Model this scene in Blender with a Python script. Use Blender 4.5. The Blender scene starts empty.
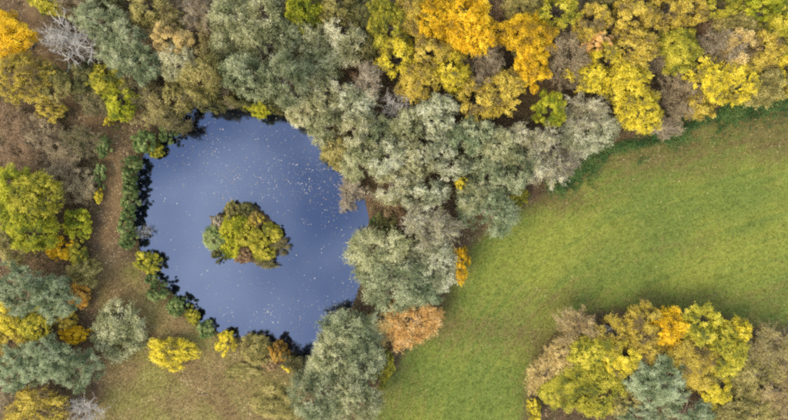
import bpy, math, random
import numpy as np
from mathutils import Vector

# ------------------------------------------------------------------ camera
H = 110.0            # drone height over the meadow, metres
F = 550.0            # focal length in photograph pixels (788 px wide)
scene = bpy.context.scene
col = scene.collection
cam_data = bpy.data.cameras.new('camera')
cam_data.sensor_width = 36.0
cam_data.lens = 36.0 * F / 788.0
cam_data.clip_start = 1.0
cam_data.clip_end = 6000.0
cam = bpy.data.objects.new('camera', cam_data)
cam.location = (0, 0, H)
cam.rotation_euler = (0, 0, 0)
col.objects.link(cam)
scene.camera = cam

# ------------------------------------------------------------------ light
SUN_DIR = Vector((-0.58, -0.44, 0.66)).normalized()      # towards the sun
elev = math.asin(SUN_DIR.z)
azim = math.atan2(SUN_DIR.x, SUN_DIR.y)
world = bpy.data.worlds.new('World')
scene.world = world
world.use_nodes = True
wn = world.node_tree
sky = wn.nodes.new('ShaderNodeTexSky')
sky.sky_type = 'NISHITA'
sky.sun_disc = False
sky.sun_elevation = elev
sky.sun_rotation = azim
sky.air_density = 1.0
sky.dust_density = 1.4
bg = wn.nodes['Background']
bg.inputs['Strength'].default_value = 0.15
# thin broken cloud over the whole sky
wtc = wn.nodes.new('ShaderNodeTexCoord')
wsep = wn.nodes.new('ShaderNodeSeparateXYZ')
wn.links.new(wtc.outputs['Generated'], wsep.inputs[0])
wz = wn.nodes.new('ShaderNodeMath'); wz.operation = 'MAXIMUM'
wn.links.new(wsep.outputs[2], wz.inputs[0]); wz.inputs[1].default_value = 0.12
wdiv = wn.nodes.new('ShaderNodeVectorMath'); wdiv.operation = 'DIVIDE'
wcmb = wn.nodes.new('ShaderNodeCombineXYZ')
for _i in range(3):
    wn.links.new(wz.outputs[0], wcmb.inputs[_i])
wn.links.new(wtc.outputs['Generated'], wdiv.inputs[0])
wn.links.new(wcmb.outputs[0], wdiv.inputs[1])
wno = wn.nodes.new('ShaderNodeTexNoise')
wno.inputs['Scale'].default_value = 4.2
wno.inputs['Detail'].default_value = 5.0
wno.inputs['Roughness'].default_value = 0.55
wn.links.new(wdiv.outputs[0], wno.inputs['Vector'])
wmr = wn.nodes.new('ShaderNodeMapRange')
wmr.inputs['From Min'].default_value = 0.42
wmr.inputs['From Max'].default_value = 0.66
wmr.inputs['To Min'].default_value = 0.06
wmr.inputs['To Max'].default_value = 0.70
wn.links.new(wno.outputs[0], wmr.inputs['Value'])
wmix = wn.nodes.new('ShaderNodeMix'); wmix.data_type = 'RGBA'
wn.links.new(wmr.outputs[0], wmix.inputs[0])
wn.links.new(sky.outputs[0], wmix.inputs[6])
wmix.inputs[7].default_value = (6.2, 6.2, 6.6, 1)
wn.links.new(wmix.outputs[2], bg.inputs['Color'])
sun_data = bpy.data.lights.new('sun', 'SUN')
sun_data.energy = 1.4
sun_data.angle = math.radians(30)
sun_data.color = (1.0, 0.88, 0.70)
sun = bpy.data.objects.new('sun', sun_data)
sun.rotation_euler = (-SUN_DIR).to_track_quat('-Z', 'Y').to_euler()
sun.location = (-60, -60, 90)
col.objects.link(sun)
scene.view_settings.view_transform = 'Standard'
scene.view_settings.look = 'None'
scene.view_settings.exposure = 1.38
scene.view_settings.gamma = 1.0
scene.view_settings.use_curve_mapping = False
scene.cycles.use_denoising = False
scene.cycles.pixel_filter_type = 'BLACKMAN_HARRIS'
scene.cycles.filter_width = 2.3
scene.cycles.max_bounces = 6
scene.cycles.diffuse_bounces = 3
scene.cycles.glossy_bounces = 2
scene.cycles.transmission_bounces = 3
scene.cycles.transparent_max_bounces = 4
scene.cycles.caustics_reflective = False
scene.cycles.caustics_refractive = False

rng = np.random.default_rng(7)


def at(px, py, z=0.0):
    k = (H - z) / F
    return (px - 394.0) * k, (210.0 - py) * k


# ------------------------------------------------------------------ node helpers
def new_mat(name):
    m = bpy.data.materials.new(name)
    m.use_nodes = True
    nt = m.node_tree
    nt.nodes.clear()
    out = nt.nodes.new('ShaderNodeOutputMaterial')
    return m, nt, out


def ramp_node(nt, stops):
    r = nt.nodes.new('ShaderNodeValToRGB')
    els = r.color_ramp.elements
    while len(els) < len(stops):
        els.new(0.5)
    for e, (p, c) in zip(els, stops):
        e.position = p
        e.color = (*c, 1.0)
    return r


def math_node(nt, op, a, b=None, clamp=False):
    n = nt.nodes.new('ShaderNodeMath')
    n.operation = op
    n.use_clamp = clamp
    for i, v in enumerate((a, b)):
        if v is None:
            continue
        if hasattr(v, 'is_linked'):
            nt.links.new(v, n.inputs[i])
        else:
            n.inputs[i].default_value = v
    return n.outputs[0]


def mix_col(nt, fac, a, b, mode='MIX'):
    n = nt.nodes.new('ShaderNodeMix')
    n.data_type = 'RGBA'
    n.blend_type = mode
    for s, v in ((n.inputs[0], fac), (n.inputs[6], a), (n.inputs[7], b)):
        if hasattr(v, 'is_linked'):
            nt.links.new(v, s)
        elif isinstance(v, tuple):
            s.default_value = (*v, 1.0)
        else:
            s.default_value = v
    return n.outputs[2]


def noise_node(nt, vec, scale, detail=3.0, rough=0.55):
    n = nt.nodes.new('ShaderNodeTexNoise')
    n.inputs['Scale'].default_value = scale
    n.inputs['Detail'].default_value = detail
    n.inputs['Roughness'].default_value = rough
    if vec is not None:
        nt.links.new(vec, n.inputs['Vector'])
    return n.outputs[0]


def attr(nt, name):
    a = nt.nodes.new('ShaderNodeAttribute')
    a.attribute_name = name
    return a.outputs['Fac']


# ------------------------------------------------------------------ mesh helpers
def mesh_np(name, verts, faces, attrs=None, face_attrs=None, smooth=False):
    """faces: (n,3) or (n,4) int array"""
    verts = np.asarray(verts, dtype=np.float32)
    faces = np.asarray(faces, dtype=np.int32)
    me = bpy.data.meshes.new(name)
    nv, (nf, k) = len(verts), faces.shape
    me.vertices.add(nv)
    me.vertices.foreach_set('co', verts.ravel())
    me.loops.add(nf * k)
    me.loops.foreach_set('vertex_index', faces.ravel())
    me.polygons.add(nf)
    me.polygons.foreach_set('loop_start', np.arange(0, nf * k, k, dtype=np.int32))
    if smooth:
        me.polygons.foreach_set('use_smooth', np.ones(nf, dtype=bool))
    for d, dom in ((attrs, 'POINT'), (face_attrs, 'FACE')):
        for n, v in (d or {}).items():
            a = me.attributes.new(n, 'FLOAT', dom)
            a.data.foreach_set('value', np.asarray(v, dtype=np.float32))
    me.update()
    me.validate()
    return me


def link(name, me, mat=None, parent=None, **props):
    o = bpy.data.objects.new(name, me)
    col.objects.link(o)
    if mat is not None and me is not None:
        me.materials.append(mat)
    if parent is not None:
        o.parent = parent
    for k, v in props.items():
        o[k] = v
    return o


def unit(v):
    return v / np.maximum(np.linalg.norm(v, axis=-1, keepdims=True), 1e-9)


def leaf_quads(c, nrm, tan, length, width):
    """diamond shaped leaves, one quad each"""
    nrm = unit(nrm)
    tan = unit(tan - nrm * np.sum(tan * nrm, axis=1, keepdims=True))
    bi = np.cross(nrm, tan)
    L = length[:, None] * 0.5
    W = width[:, None] * 0.5
    v = np.stack([c - tan * L, c + bi * W + nrm * W * 0.25, c + tan * L, c - bi * W + nrm * W * 0.25], axis=1)
    f = np.arange(len(c) * 4, dtype=np.int32).reshape(-1, 4)
    return v.reshape(-1, 3), f


class Tubes:
    def __init__(self):
        self.v, self.f, self.n = [], [], 0

    def add(self, pts, rad, sides=6):
        pts = np.asarray(pts, dtype=float)
        n = len(pts)
        t = unit(np.gradient(pts, axis=0))
        ref = np.array([0.31, 0.87, 0.38])
        u = unit(np.cross(t, ref))
        w = np.cross(t, u)
        a = np.linspace(0, 2 * math.pi, sides, endpoint=False)
        ring = (u[:, None, :] * np.cos(a)[None, :, None] + w[:, None, :] * np.sin(a)[None, :, None])
        v = pts[:, None, :] + ring * np.asarray(rad, dtype=float)[:, None, None]
        self.v.append(v.reshape(-1, 3))
        i = np.arange(n - 1)[:, None] * sides
        j = np.arange(sides)[None, :]
        j2 = (j + 1) % sides
        f = np.stack([i + j, i + j2, i + sides + j2, i + sides + j], axis=2).reshape(-1, 4)
        self.f.append(f + self.n)
        self.n += n * sides

    def mesh(self, name):
        return mesh_np(name, np.concatenate(self.v), np.concatenate(self.f), smooth=True)


# ------------------------------------------------------------------ the lie of the land (outlines in metres on the ground)
def poly(pts):
    return np.array([at(x, y) for x, y in pts])


POND = poly([(190, 113), (206, 101), (222, 95), (240, 92), (258, 94), (278, 100), (297, 112), (314, 130), (330, 147), (344, 165),
             (356, 184), (363, 202), (367, 220), (366, 240), (363, 260), (361, 280), (356, 300), (346, 318), (334, 334), (322, 350),
             (309, 359), (292, 355), (274, 346), (256, 341), (236, 336), (217, 330), (200, 321), (185, 309), (171, 295), (158, 280), (147, 263),
             (139, 245), (135, 226), (133, 206), (134, 186), (138, 168), (147, 152), (160, 139), (175, 126)])
ISLE = poly([(208, 232), (213, 216), (226, 208), (240, 205), (258, 209), (270, 218), (280, 230), (283, 244), (276, 256),
             (262, 262), (246, 262), (228, 258), (214, 248)])
MEADOW = poly([(370, 520), (374, 420), (386, 376), (412, 346), (436, 312), (450, 284), (468, 250), (500, 214), (540, 190),
               (585, 165), (620, 148), (680, 132), (740, 114), (788, 104), (900, 84), (1100, 50), (3000, -200), (3000, 400), (1100, 328),
               (788, 322), (745, 320), (700, 312), (640, 310), (574, 316), (552, 342), (534, 376), (522, 420), (515, 520), (500, 3000), (380, 3000)])
CLEAR = poly([(100, 262), (138, 268), (158, 300), (196, 330), (250, 360), (300, 376), (300, 420), (310, 520), (60, 520),
              (96, 420), (108, 366), (98, 330)])
PATH = [at(x, y) for x, y in [(10, -80), (30, -20), (40, 20), (54, 60), (80, 100), (108, 138), (114, 190), (112, 240), (110, 280), (124, 312), (160, 350), (210, 390), (250, 440)]]
PATH = np.array(PATH)


def sdist(p, pg):
    """signed distance to polygon, negative inside"""
    x, y = p[:, 0], p[:, 1]
    best = np.full(len(p), 1e18)
    inside = np.zeros(len(p), dtype=bool)
    n = len(pg)
    for i in range(n):
        ax, ay = pg[i]
        bx, by = pg[(i + 1) % n]
        dx, dy = bx - ax, by - ay
        t = np.clip(((x - ax) * dx + (y - ay) * dy) / (dx * dx + dy * dy), 0, 1)
        best = np.minimum(best, (x - ax - t * dx) ** 2 + (y - ay - t * dy) ** 2)
        if ay != by:
            cr = ((ay > y) != (by > y)) & (x < (bx - ax) * (y - ay) / (by - ay) + ax)
            inside ^= cr
    d = np.sqrt(best)
    return np.where(inside, -d, d)


def pdist(p, line):
    best = np.full(len(p), 1e18)
    for (ax, ay), (bx, by) in zip(line[:-1], line[1:]):
        dx, dy = bx - ax, by - ay
        t = np.clip(((p[:, 0] - ax) * dx + (p[:, 1] - ay) * dy) / (dx * dx + dy * dy), 0, 1)
        best = np.minimum(best, (p[:, 0] - ax - t * dx) ** 2 + (p[:, 1] - ay - t * dy) ** 2)
    return np.sqrt(best)


_wr = np.random.default_rng(3)
_waves = [(_wr.normal(size=2) * s, _wr.uniform(0, 6.28), 1.0 / (1 + i * 0.12)) for i, s in enumerate(np.linspace(0.06, 0.9, 22))]


def wob(p):
    """smooth irregular field, about -1..1"""
    r = np.zeros(len(p))
    for k, ph, a in _waves:
        r += a * np.sin(p[:, 0] * k[0] + p[:, 1] * k[1] + ph)
    return r / 3.2


WATER_Z = -0.28


def sd_water(p):
    w = wob(p)
    return np.maximum(sdist(p, POND) + 0.35 * w, -(sdist(p, ISLE) + 0.25 * w))


def ground_z(p):
    s = sd_water(p)
    w = wob(p * 0.35)
    dry = np.clip(WATER_Z + 0.30 * s, WATER_Z, 0.02) + 0.18 * w * np.clip((s - 1) / 8.0, 0, 1)
    wet = WATER_Z + np.maximum(0.42 * s, -1.3)
    return np.where(s > 0, dry, wet)


def smooth(a, b, x):
    t = np.clip((x - a) / (b - a), 0, 1)
    return t * t * (3 - 2 * t)


BROWN_SPOTS = [(740, 128, 100, 28, 1.0), (640, 158, 80, 20, .85), (560, 198, 46, 18, .9), (700, 298, 90, 12, .40), (535, 345, 20, 36, .6),
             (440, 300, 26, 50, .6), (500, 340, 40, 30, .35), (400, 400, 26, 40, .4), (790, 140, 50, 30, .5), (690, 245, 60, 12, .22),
             (560, 300, 40, 14, .5), (480, 330, 60, 16, .3), (788, 300, 50, 20, .35)]  # patches where the meadow colour turns browner


FIELD_LINE = np.array([at(x, y) for x, y in [(372, 560), (378, 430), (392, 376), (418, 336), (446, 296), (476, 254), (520, 216), (580, 178), (650, 150), (740, 120), (900, 84), (1400, 0)]])


def masks(p):
    w = wob(p)
    grass = 1 - smooth(-1.2, 1.6, sdist(p, MEADOW) + 0.9 * w)
    clear = 1 - smooth(-2.0, 2.0, sdist(p, CLEAR) + 1.2 * w)
    path = 1 - smooth(1.2, 3.0, pdist(p, PATH) + 0.5 * w)
    dry = np.zeros(len(p))  # browner meadow tone, in spots and towards the border
    for x, y, rx, ry, a in BROWN_SPOTS:
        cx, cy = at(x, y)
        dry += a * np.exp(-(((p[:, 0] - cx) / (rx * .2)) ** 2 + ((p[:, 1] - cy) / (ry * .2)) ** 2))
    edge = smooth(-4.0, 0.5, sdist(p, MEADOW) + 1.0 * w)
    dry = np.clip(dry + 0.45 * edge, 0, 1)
    return {'grass': grass, 'clear': clear, 'path': path, 'dry': dry, 'row': pdist(p, FIELD_LINE)}


# ------------------------------------------------------------------ ground material (shared by every ground sheet and the grass on it)
def ground_material():
    m, nt, out = new_mat('ground_cover')
    geo = nt.nodes.new('ShaderNodeNewGeometry')
    pos = geo.outputs['Position']
    big = noise_node(nt, pos, 0.11, 4, 0.6)
    mid = noise_node(nt, pos, 0.55, 4, 0.65)
    fine = noise_node(nt, pos, 3.2, 3, 0.75)
    tiny = noise_node(nt, pos, 9.0, 2, 0.7)
    fm = math_node(nt, 'ADD', math_node(nt, 'MULTIPLY', fine, .6), math_node(nt, 'MULTIPLY', mid, .4))
    ff = math_node(nt, 'ADD', math_node(nt, 'MULTIPLY', tiny, .55), math_node(nt, 'MULTIPLY', fm, .45))
    litter = ramp_node(nt, [(.30, (.030, .022, .014)), (.45, (.075, .050, .028)), (.56, (.13, .082, .044)), (.68, (.20, .14, .075))])
    nt.links.new(ff, litter.inputs[0])
    green = ramp_node(nt, [(.30, (.080, .095, .014)), (.46, (.165, .182, .028)), (.56, (.245, .255, .042)), (.70, (.36, .35, .08))])
    nt.links.new(ff, green.inputs[0])
    brownc = ramp_node(nt, [(.30, (.050, .042, .014)), (.46, (.105, .088, .028)), (.56, (.155, .12, .042)), (.70, (.25, .18, .075))])
    nt.links.new(ff, brownc.inputs[0])
    pathc = ramp_node(nt, [(.30, (.062, .040, .018)), (.45, (.138, .088, .038)), (.56, (.205, .132, .058)), (.70, (.31, .21, .095))])
    nt.links.new(ff, pathc.inputs[0])
    clearc = ramp_node(nt, [(.30, (.065, .050, .018)), (.45, (.155, .115, .044)), (.56, (.24, .17, .068)), (.70, (.37, .27, .12))])
    nt.links.new(ff, clearc.inputs[0])
    bigc = math_node(nt, 'MULTIPLY', math_node(nt, 'SUBTRACT', big, .54), 1.2)
    midc = math_node(nt, 'MULTIPLY', math_node(nt, 'SUBTRACT', mid, .5), 1.6)
    jit = math_node(nt, 'ADD', bigc, midc)
    gbrown = math_node(nt, 'ADD', attr(nt, 'dry'), jit, True)
    clearg = mix_col(nt, math_node(nt, 'ADD', math_node(nt, 'MULTIPLY', bigc, 1.8), .36, True), clearc.outputs[0], green.outputs[0])
    c = mix_col(nt, math_node(nt, 'ADD', attr(nt, 'clear'), math_node(nt, 'MULTIPLY', jit, 0.0), True), litter.outputs[0], clearg)
    pj = math_node(nt, 'MULTIPLY', attr(nt, 'path'), math_node(nt, 'ADD', jit, .75, True), True)
    c = mix_col(nt, pj, c, pathc.outputs[0])
    lush = ramp_node(nt, [(.30, (.050, .075, .014)), (.46, (.105, .140, .026)), (.56, (.160, .190, .036)), (.70, (.25, .26, .06))])
    nt.links.new(ff, lush.inputs[0])
    wide = noise_node(nt, pos, .045, 3, .55)
    wf = math_node(nt, 'MULTIPLY', math_node(nt, 'SUBTRACT', wide, .42), 4.0, True)
    row = nt.nodes.new('ShaderNodeCombineXYZ')
    nt.links.new(attr(nt, 'row'), row.inputs[0])
    sepp = nt.nodes.new('ShaderNodeSeparateXYZ')
    nt.links.new(pos, sepp.inputs[0])
    nt.links.new(math_node(nt, 'MULTIPLY', sepp.outputs[0], .05), row.inputs[1])
    streak = noise_node(nt, row.outputs[0], .75, 3, .6)
    wf = math_node(nt, 'ADD', wf, math_node(nt, 'MULTIPLY', math_node(nt, 'SUBTRACT', streak, .5), 2.6), True)
    gbrown = math_node(nt, 'ADD', gbrown, math_node(nt, 'MULTIPLY', math_node(nt, 'SUBTRACT', streak, .56), 1.5), True)
    turf = mix_col(nt, wf, lush.outputs[0], green.outputs[0])
    meadow = mix_col(nt, gbrown, turf, brownc.outputs[0])
    c = mix_col(nt, attr(nt, 'grass'), c, meadow)
    val = math_node(nt, 'ADD', math_node(nt, 'MULTIPLY', attr(nt, 'rnd'), .6), .66)
    comb = nt.nodes.new('ShaderNodeCombineColor')
    for i in range(3):
        nt.links.new(val, comb.inputs[i])
    c = mix_col(nt, 1.0, c, comb.outputs[0], 'MULTIPLY')
    b = nt.nodes.new('ShaderNodeBsdfPrincipled')
    b.inputs['Roughness'].default_value = .95
    b.inputs['Specular IOR Level'].default_value = .1
    nt.links.new(c, b.inputs['Base Color'])
    bump = nt.nodes.new('ShaderNodeBump')
    bump.inputs['Strength'].default_value = .7
    bump.inputs['Distance'].default_value = .12
    nt.links.new(ff, bump.inputs['Height'])
    nt.links.new(bump.outputs[0], b.inputs['Normal'])
    nt.links.new(b.outputs[0], out.inputs[0])
    return m


M_GROUND = ground_material()


def build_ground():
    def axis(lim, step):
        a = list(np.arange(-lim, lim + 1e-6, step))
        s, e = step, lim
        ext = []
        while e < 2500:
            s *= 1.45
            e += s
            ext.append(e)
        return np.array([-v for v in ext[::-1]] + a + ext)
    xs, ys = axis(96.0, .5), axis(56.0, .5)
    gx, gy = np.meshgrid(xs, ys)
    p = np.stack([gx.ravel(), gy.ravel()], axis=1)
    z = ground_z(p)
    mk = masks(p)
    mk['rnd'] = np.full(len(p), .5)
    nx, ny = len(xs), len(ys)
    i = (np.arange(ny - 1)[:, None] * nx + np.arange(nx - 1)[None, :]).ravel()
    faces = np.stack([i, i + 1, i + nx + 1, i + nx], axis=1)
    fc = p[faces].mean(axis=1)
    fm = masks(fc)
    kind = np.zeros(len(faces), dtype=int)
    kind[fm['clear'] > .5] = 1
    kind[(fm['path'] > .5)] = 2
    kind[fm['grass'] > .5] = 3
    kind[sd_water(fc) < 0] = 0
    v = np.concatenate([p, z[:, None]], axis=1)
    for k, nm in enumerate(('ground', 'clearing', 'path', 'meadow')):
        f = faces[kind == k]
        used, inv = np.unique(f.ravel(), return_inverse=True)
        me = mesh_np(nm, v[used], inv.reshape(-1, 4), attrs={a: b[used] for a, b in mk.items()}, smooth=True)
        link(nm, me, M_GROUND, kind='structure', label={'ground': 'brown leaf litter floor under the trees', 'clearing': 'tan grassy clearing strewn with leaves left of pond',
             'path': 'brown leaf covered path running down left of the pond', 'meadow': 'open green meadow right of the tree belt'}[nm])


build_ground()


# ------------------------------------------------------------------ pond
def build_pond():
    n = len(POND)
    c = POND.mean(axis=0)
    pts = []
    for i in range(n):
        a, b = POND[i], POND[(i + 1) % n]
        for t in (0, .33, .66):
            q = a + (b - a) * t
            d = q - c
            pts.append(q + d / np.linalg.norm(d) * 2.0)
    pts = np.array(pts)
    rings = [pts * t + c * (1 - t) for t in np.linspace(1, .04, 14)]
    v = np.concatenate(rings)
    v = np.concatenate([v, np.full((len(v), 1), WATER_Z)], axis=1)
    m = len(pts)
    f = []
    for r in range(13):
        for j in range(m):
            f.append((r * m + j, r * m + (j + 1) % m, (r + 1) * m + (j + 1) % m, (r + 1) * m + j))
    # close the middle
    v = np.concatenate([v, [[c[0], c[1], WATER_Z]]])
    tri = [(13 * m + j, 13 * m + (j + 1) % m, len(v) - 1, len(v) - 1) for j in range(m)]
    me = bpy.data.meshes.new('pond')
    me.from_pydata(v.tolist(), [], [list(q) for q in f] + [list(q[:3]) for q in tri])
    mat, nt, out = new_mat('pond_water')
    geo = nt.nodes.new('ShaderNodeNewGeometry')
    pos = geo.outputs['Position']
    cloud_tone = noise_node(nt, pos, .06, 4, .6)  # soft cloud reflections painted as paler patches in the water colour
    r = ramp_node(nt, [(.36, (.006, .008, .012)), (.5, (.016, .019, .026)), (.66, (.040, .044, .054))])
    nt.links.new(cloud_tone, r.inputs[0])
    body = nt.nodes.new('ShaderNodeBsdfDiffuse')
    nt.links.new(r.outputs[0], body.inputs[0])
    gl = nt.nodes.new('ShaderNodeBsdfGlossy')
    gl.inputs['Roughness'].default_value = .07
    gl.inputs['Color'].default_value = (.145, .180, .255, 1)
    bump = nt.nodes.new('ShaderNodeBump')
    bump.inputs['Strength'].default_value = .05
    bump.inputs['Distance'].default_value = .05
    nt.links.new(noise_node(nt, pos, 1.6, 3, .6), bump.inputs['Height'])
    nt.links.new(bump.outputs[0], gl.inputs['Normal'])
    mx = nt.nodes.new('ShaderNodeMixShader')
    mx.inputs[0].default_value = .72
    nt.links.new(body.outputs[0], mx.inputs[1])
    nt.links.new(gl.outputs[0], mx.inputs[2])
    nt.links.new(mx.outputs[0], out.inputs[0])
    link('pond', me, mat, kind='structure', label='still blue pond water with floating leaves')


build_pond()


# ------------------------------------------------------------------ foliage materials
def bark(name, a, b):
    m, nt, out = new_mat(name)
    tc = nt.nodes.new('ShaderNodeTexCoord')
    n = noise_node(nt, tc.outputs['Object'], 5.0, 4, .7)
    r = ramp_node(nt, [(.35, a), (.65, b)])
    nt.links.new(n, r.inputs[0])
    p = nt.nodes.new('ShaderNodeBsdfPrincipled')
    p.inputs['Roughness'].default_value = .9
    nt.links.new(r.outputs[0], p.inputs['Base Color'])
    nt.links.new(p.outputs[0], out.inputs[0])
    return m


BARK = {'dark': bark('bark_dark', (.06, .045, .035), (.14, .11, .085)),
        'brown': bark('bark_brown', (.20, .14, .075), (.38, .28, .165)),
        'grey': bark('bark_grey', (.28, .22, .16), (.52, .44, .34)),
        'white': bark('bark_white', (.34, .31, .26), (.60, .56, .47))}


def foliage(name, stops, patch=.16):
    """stops: colours from the rarest dark tone to the lightest one"""
    m, nt, out = new_mat('leaves_' + name)
    tc = nt.nodes.new('ShaderNodeTexCoord')
    oi = nt.nodes.new('ShaderNodeObjectInfo')
    off = nt.nodes.new('ShaderNodeVectorMath')
    off.operation = 'ADD'
    nt.links.new(tc.outputs['Object'], off.inputs[0])
    sc = nt.nodes.new('ShaderNodeVectorMath')
    sc.operation = 'SCALE'
    sc.inputs[0].default_value = (37.0, 53.0, 71.0)
    nt.links.new(oi.outputs['Random'], sc.inputs['Scale'])
    nt.links.new(sc.outputs[0], off.inputs[1])
    n = noise_node(nt, off.outputs[0], patch * 2.2, 2, .6)
    s = math_node(nt, 'MULTIPLY', math_node(nt, 'SUBTRACT', n, .5), 2.3)
    s = math_node(nt, 'ADD', s, math_node(nt, 'MULTIPLY', attr(nt, 'clump'), .42))
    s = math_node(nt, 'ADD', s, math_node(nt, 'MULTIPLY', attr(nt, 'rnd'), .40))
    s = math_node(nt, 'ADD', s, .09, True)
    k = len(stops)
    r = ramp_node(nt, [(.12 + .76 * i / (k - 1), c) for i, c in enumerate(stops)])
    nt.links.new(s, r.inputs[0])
    hsv = nt.nodes.new('ShaderNodeHueSaturation')
    nt.links.new(r.outputs[0], hsv.inputs['Color'])
    rv = math_node(nt, 'ADD', math_node(nt, 'MULTIPLY', attr(nt, 'rnd2'), .5), .75)
    ov = math_node(nt, 'ADD', math_node(nt, 'MULTIPLY', oi.outputs['Random'], .24), .88)
    nt.links.new(math_node(nt, 'MULTIPLY', rv, ov), hsv.inputs['Value'])
    d = nt.nodes.new('ShaderNodeBsdfPrincipled')
    d.inputs['Roughness'].default_value = .75
    d.inputs['Specular IOR Level'].default_value = .18
    t = nt.nodes.new('ShaderNodeBsdfTranslucent')
    nt.links.new(hsv.outputs[0], d.inputs['Base Color'])
    nt.links.new(hsv.outputs[0], t.inputs['Color'])
    mx = nt.nodes.new('ShaderNodeMixShader')
    mx.inputs[0].default_value = .30
    nt.links.new(d.outputs[0], mx.inputs[1])
    nt.links.new(t.outputs[0], mx.inputs[2])
    nt.links.new(mx.outputs[0], out.inputs[0])
    return m


PAL = {
    'gold':   foliage('gold', [(.36, .23, .03), (.62, .37, .012), (.80, .51, .014), (.86, .61, .04)]),
    'orange': foliage('orange', [(.30, .19, .05), (.52, .28, .04), (.64, .37, .06), (.66, .46, .11)]),
    'yellow': foliage('yellow', [(.22, .18, .05), (.44, .35, .04), (.70, .56, .025), (.82, .68, .08)]),
    'ochre':  foliage('ochre', [(.19, .14, .06), (.36, .26, .06), (.54, .40, .04), (.68, .53, .10)]),
    'ylgrn':  foliage('ylgrn', [(.14, .15, .03), (.30, .28, .03), (.48, .42, .035), (.66, .56, .07)]),
    'lime':   foliage('lime', [(.13, .16, .015), (.27, .28, .02), (.43, .42, .025), (.58, .52, .04)]),
    'olive':  foliage('olive', [(.14, .12, .04), (.26, .22, .06), (.38, .32, .09), (.52, .43, .15)]),
    'willow': foliage('willow', [(.15, .16, .06), (.29, .29, .12), (.42, .41, .19), (.58, .55, .30)]),
    'sage':   foliage('sage', [(.11, .13, .055), (.22, .245, .11), (.34, .355, .17), (.48, .48, .26)]),
    'pale':   foliage('pale', [(.20, .19, .08), (.37, .35, .15), (.53, .49, .25), (.70, .65, .40)]),
    'silver': foliage('silver', [(.17, .175, .085), (.33, .335, .17), (.49, .48, .27), (.66, .64, .42)]),
    'blue':   foliage('blue', [(.095, .125, .05), (.19, .23, .10), (.295, .335, .16), (.43, .46, .25)]),
    'green':  foliage('green', [(.08, .125, .035), (.165, .22, .06), (.26, .32, .095), (.38, .41, .14)]),
    'moss':   foliage('moss', [(.06, .06, .02), (.11, .11, .035), (.17, .16, .05), (.25, .21, .07)]),
    'tan':    foliage('tan', [(.24, .17, .065), (.42, .30, .10), (.55, .41, .14), (.66, .51, .20)]),
    'rust':   foliage('rust', [(.17, .10, .05), (.28, .17, .08), (.38, .24, .11), (.46, .31, .15)]),
    'dun':    foliage('dun', [(.18, .135, .07), (.29, .22, .11), (.40, .31, .155), (.50, .40, .21)]),
    'mauve':  foliage('mauve', [(.17, .135, .075), (.29, .235, .13), (.41, .335, .195), (.53, .445, .28)]),
    'peach':  foliage('peach', [(.34, .20, .07), (.60, .34, .08), (.74, .44, .13), (.78, .56, .24)]),
}


# ------------------------------------------------------------------ crown shapes
def lumpy(d, r):
    """radius factor by direction: uneven outline"""
    f = np.ones(len(d))
    for _ in range(7):
        k = r.normal(size=3) * 2.4
        f += .085 * np.sin(d @ k + r.uniform(0, 6.28))
    return f


def dirs(r, n, zmin):
    out = []
    while sum(len(o) for o in out) < n:
        d = unit(r.normal(size=(n * 3, 3)))
        out.append(d[d[:, 2] > zmin])
    return np.concatenate(out)[:n]


def crown_clumps(r, R, rz, nc, zmin=-.45, boughs=0, spread=.30):
    """clump centres; with boughs they gather round a few boughs so that gaps open between"""
    if boughs:
        b = dirs(r, boughs, zmin + .2)
        d = unit(b[r.integers(0, boughs, nc)] + r.normal(size=(nc, 3)) * spread)
        near = np.max(d @ b.T, axis=1)
        rad = (r.uniform(.35, 1.0, nc) ** .5) * (.62 + .30 * smooth(.80, .99, near))
    else:
        d = dirs(r, nc, zmin)
        rad = r.uniform(.35, 1.0, nc) ** .55 * .86
    s = lumpy(d, r)
    return d * (rad * s)[:, None] * np.array([R, R, rz]), d


def broad_crown(seed, R, rz, n, ls=.18, nc=80, boughs=0):
    r = np.random.default_rng(seed)
    c, d = crown_clumps(r, R, rz, nc, boughs=boughs or int(13 + R * 4), spread=.27)
    cr = R * r.uniform(.08, .22, nc)
    w = cr ** 2
    idx = r.choice(nc, n, p=w / w.sum())
    off = unit(r.normal(size=(n, 3)) + np.array([0, 0, .35])) * (r.uniform(0, 1, n) ** .42)[:, None]
    pos = c[idx] + off * cr[idx][:, None] * np.array([1, 1, .72])
    nrm = unit(off) * .9 + np.array([0, 0, .55]) + r.normal(size=(n, 3)) * .55
    L = ls * r.uniform(.65, 1.45, n)
    v, f = leaf_quads(pos, nrm, r.normal(size=(n, 3)), L, L * r.uniform(.55, .85, n))
    cl = r.uniform(0, 1, nc)
    return c, mesh_np('crown', v, f, face_attrs={'rnd': r.uniform(0, 1, n), 'rnd2': r.uniform(0, 1, n), 'clump': cl[idx]})


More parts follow.
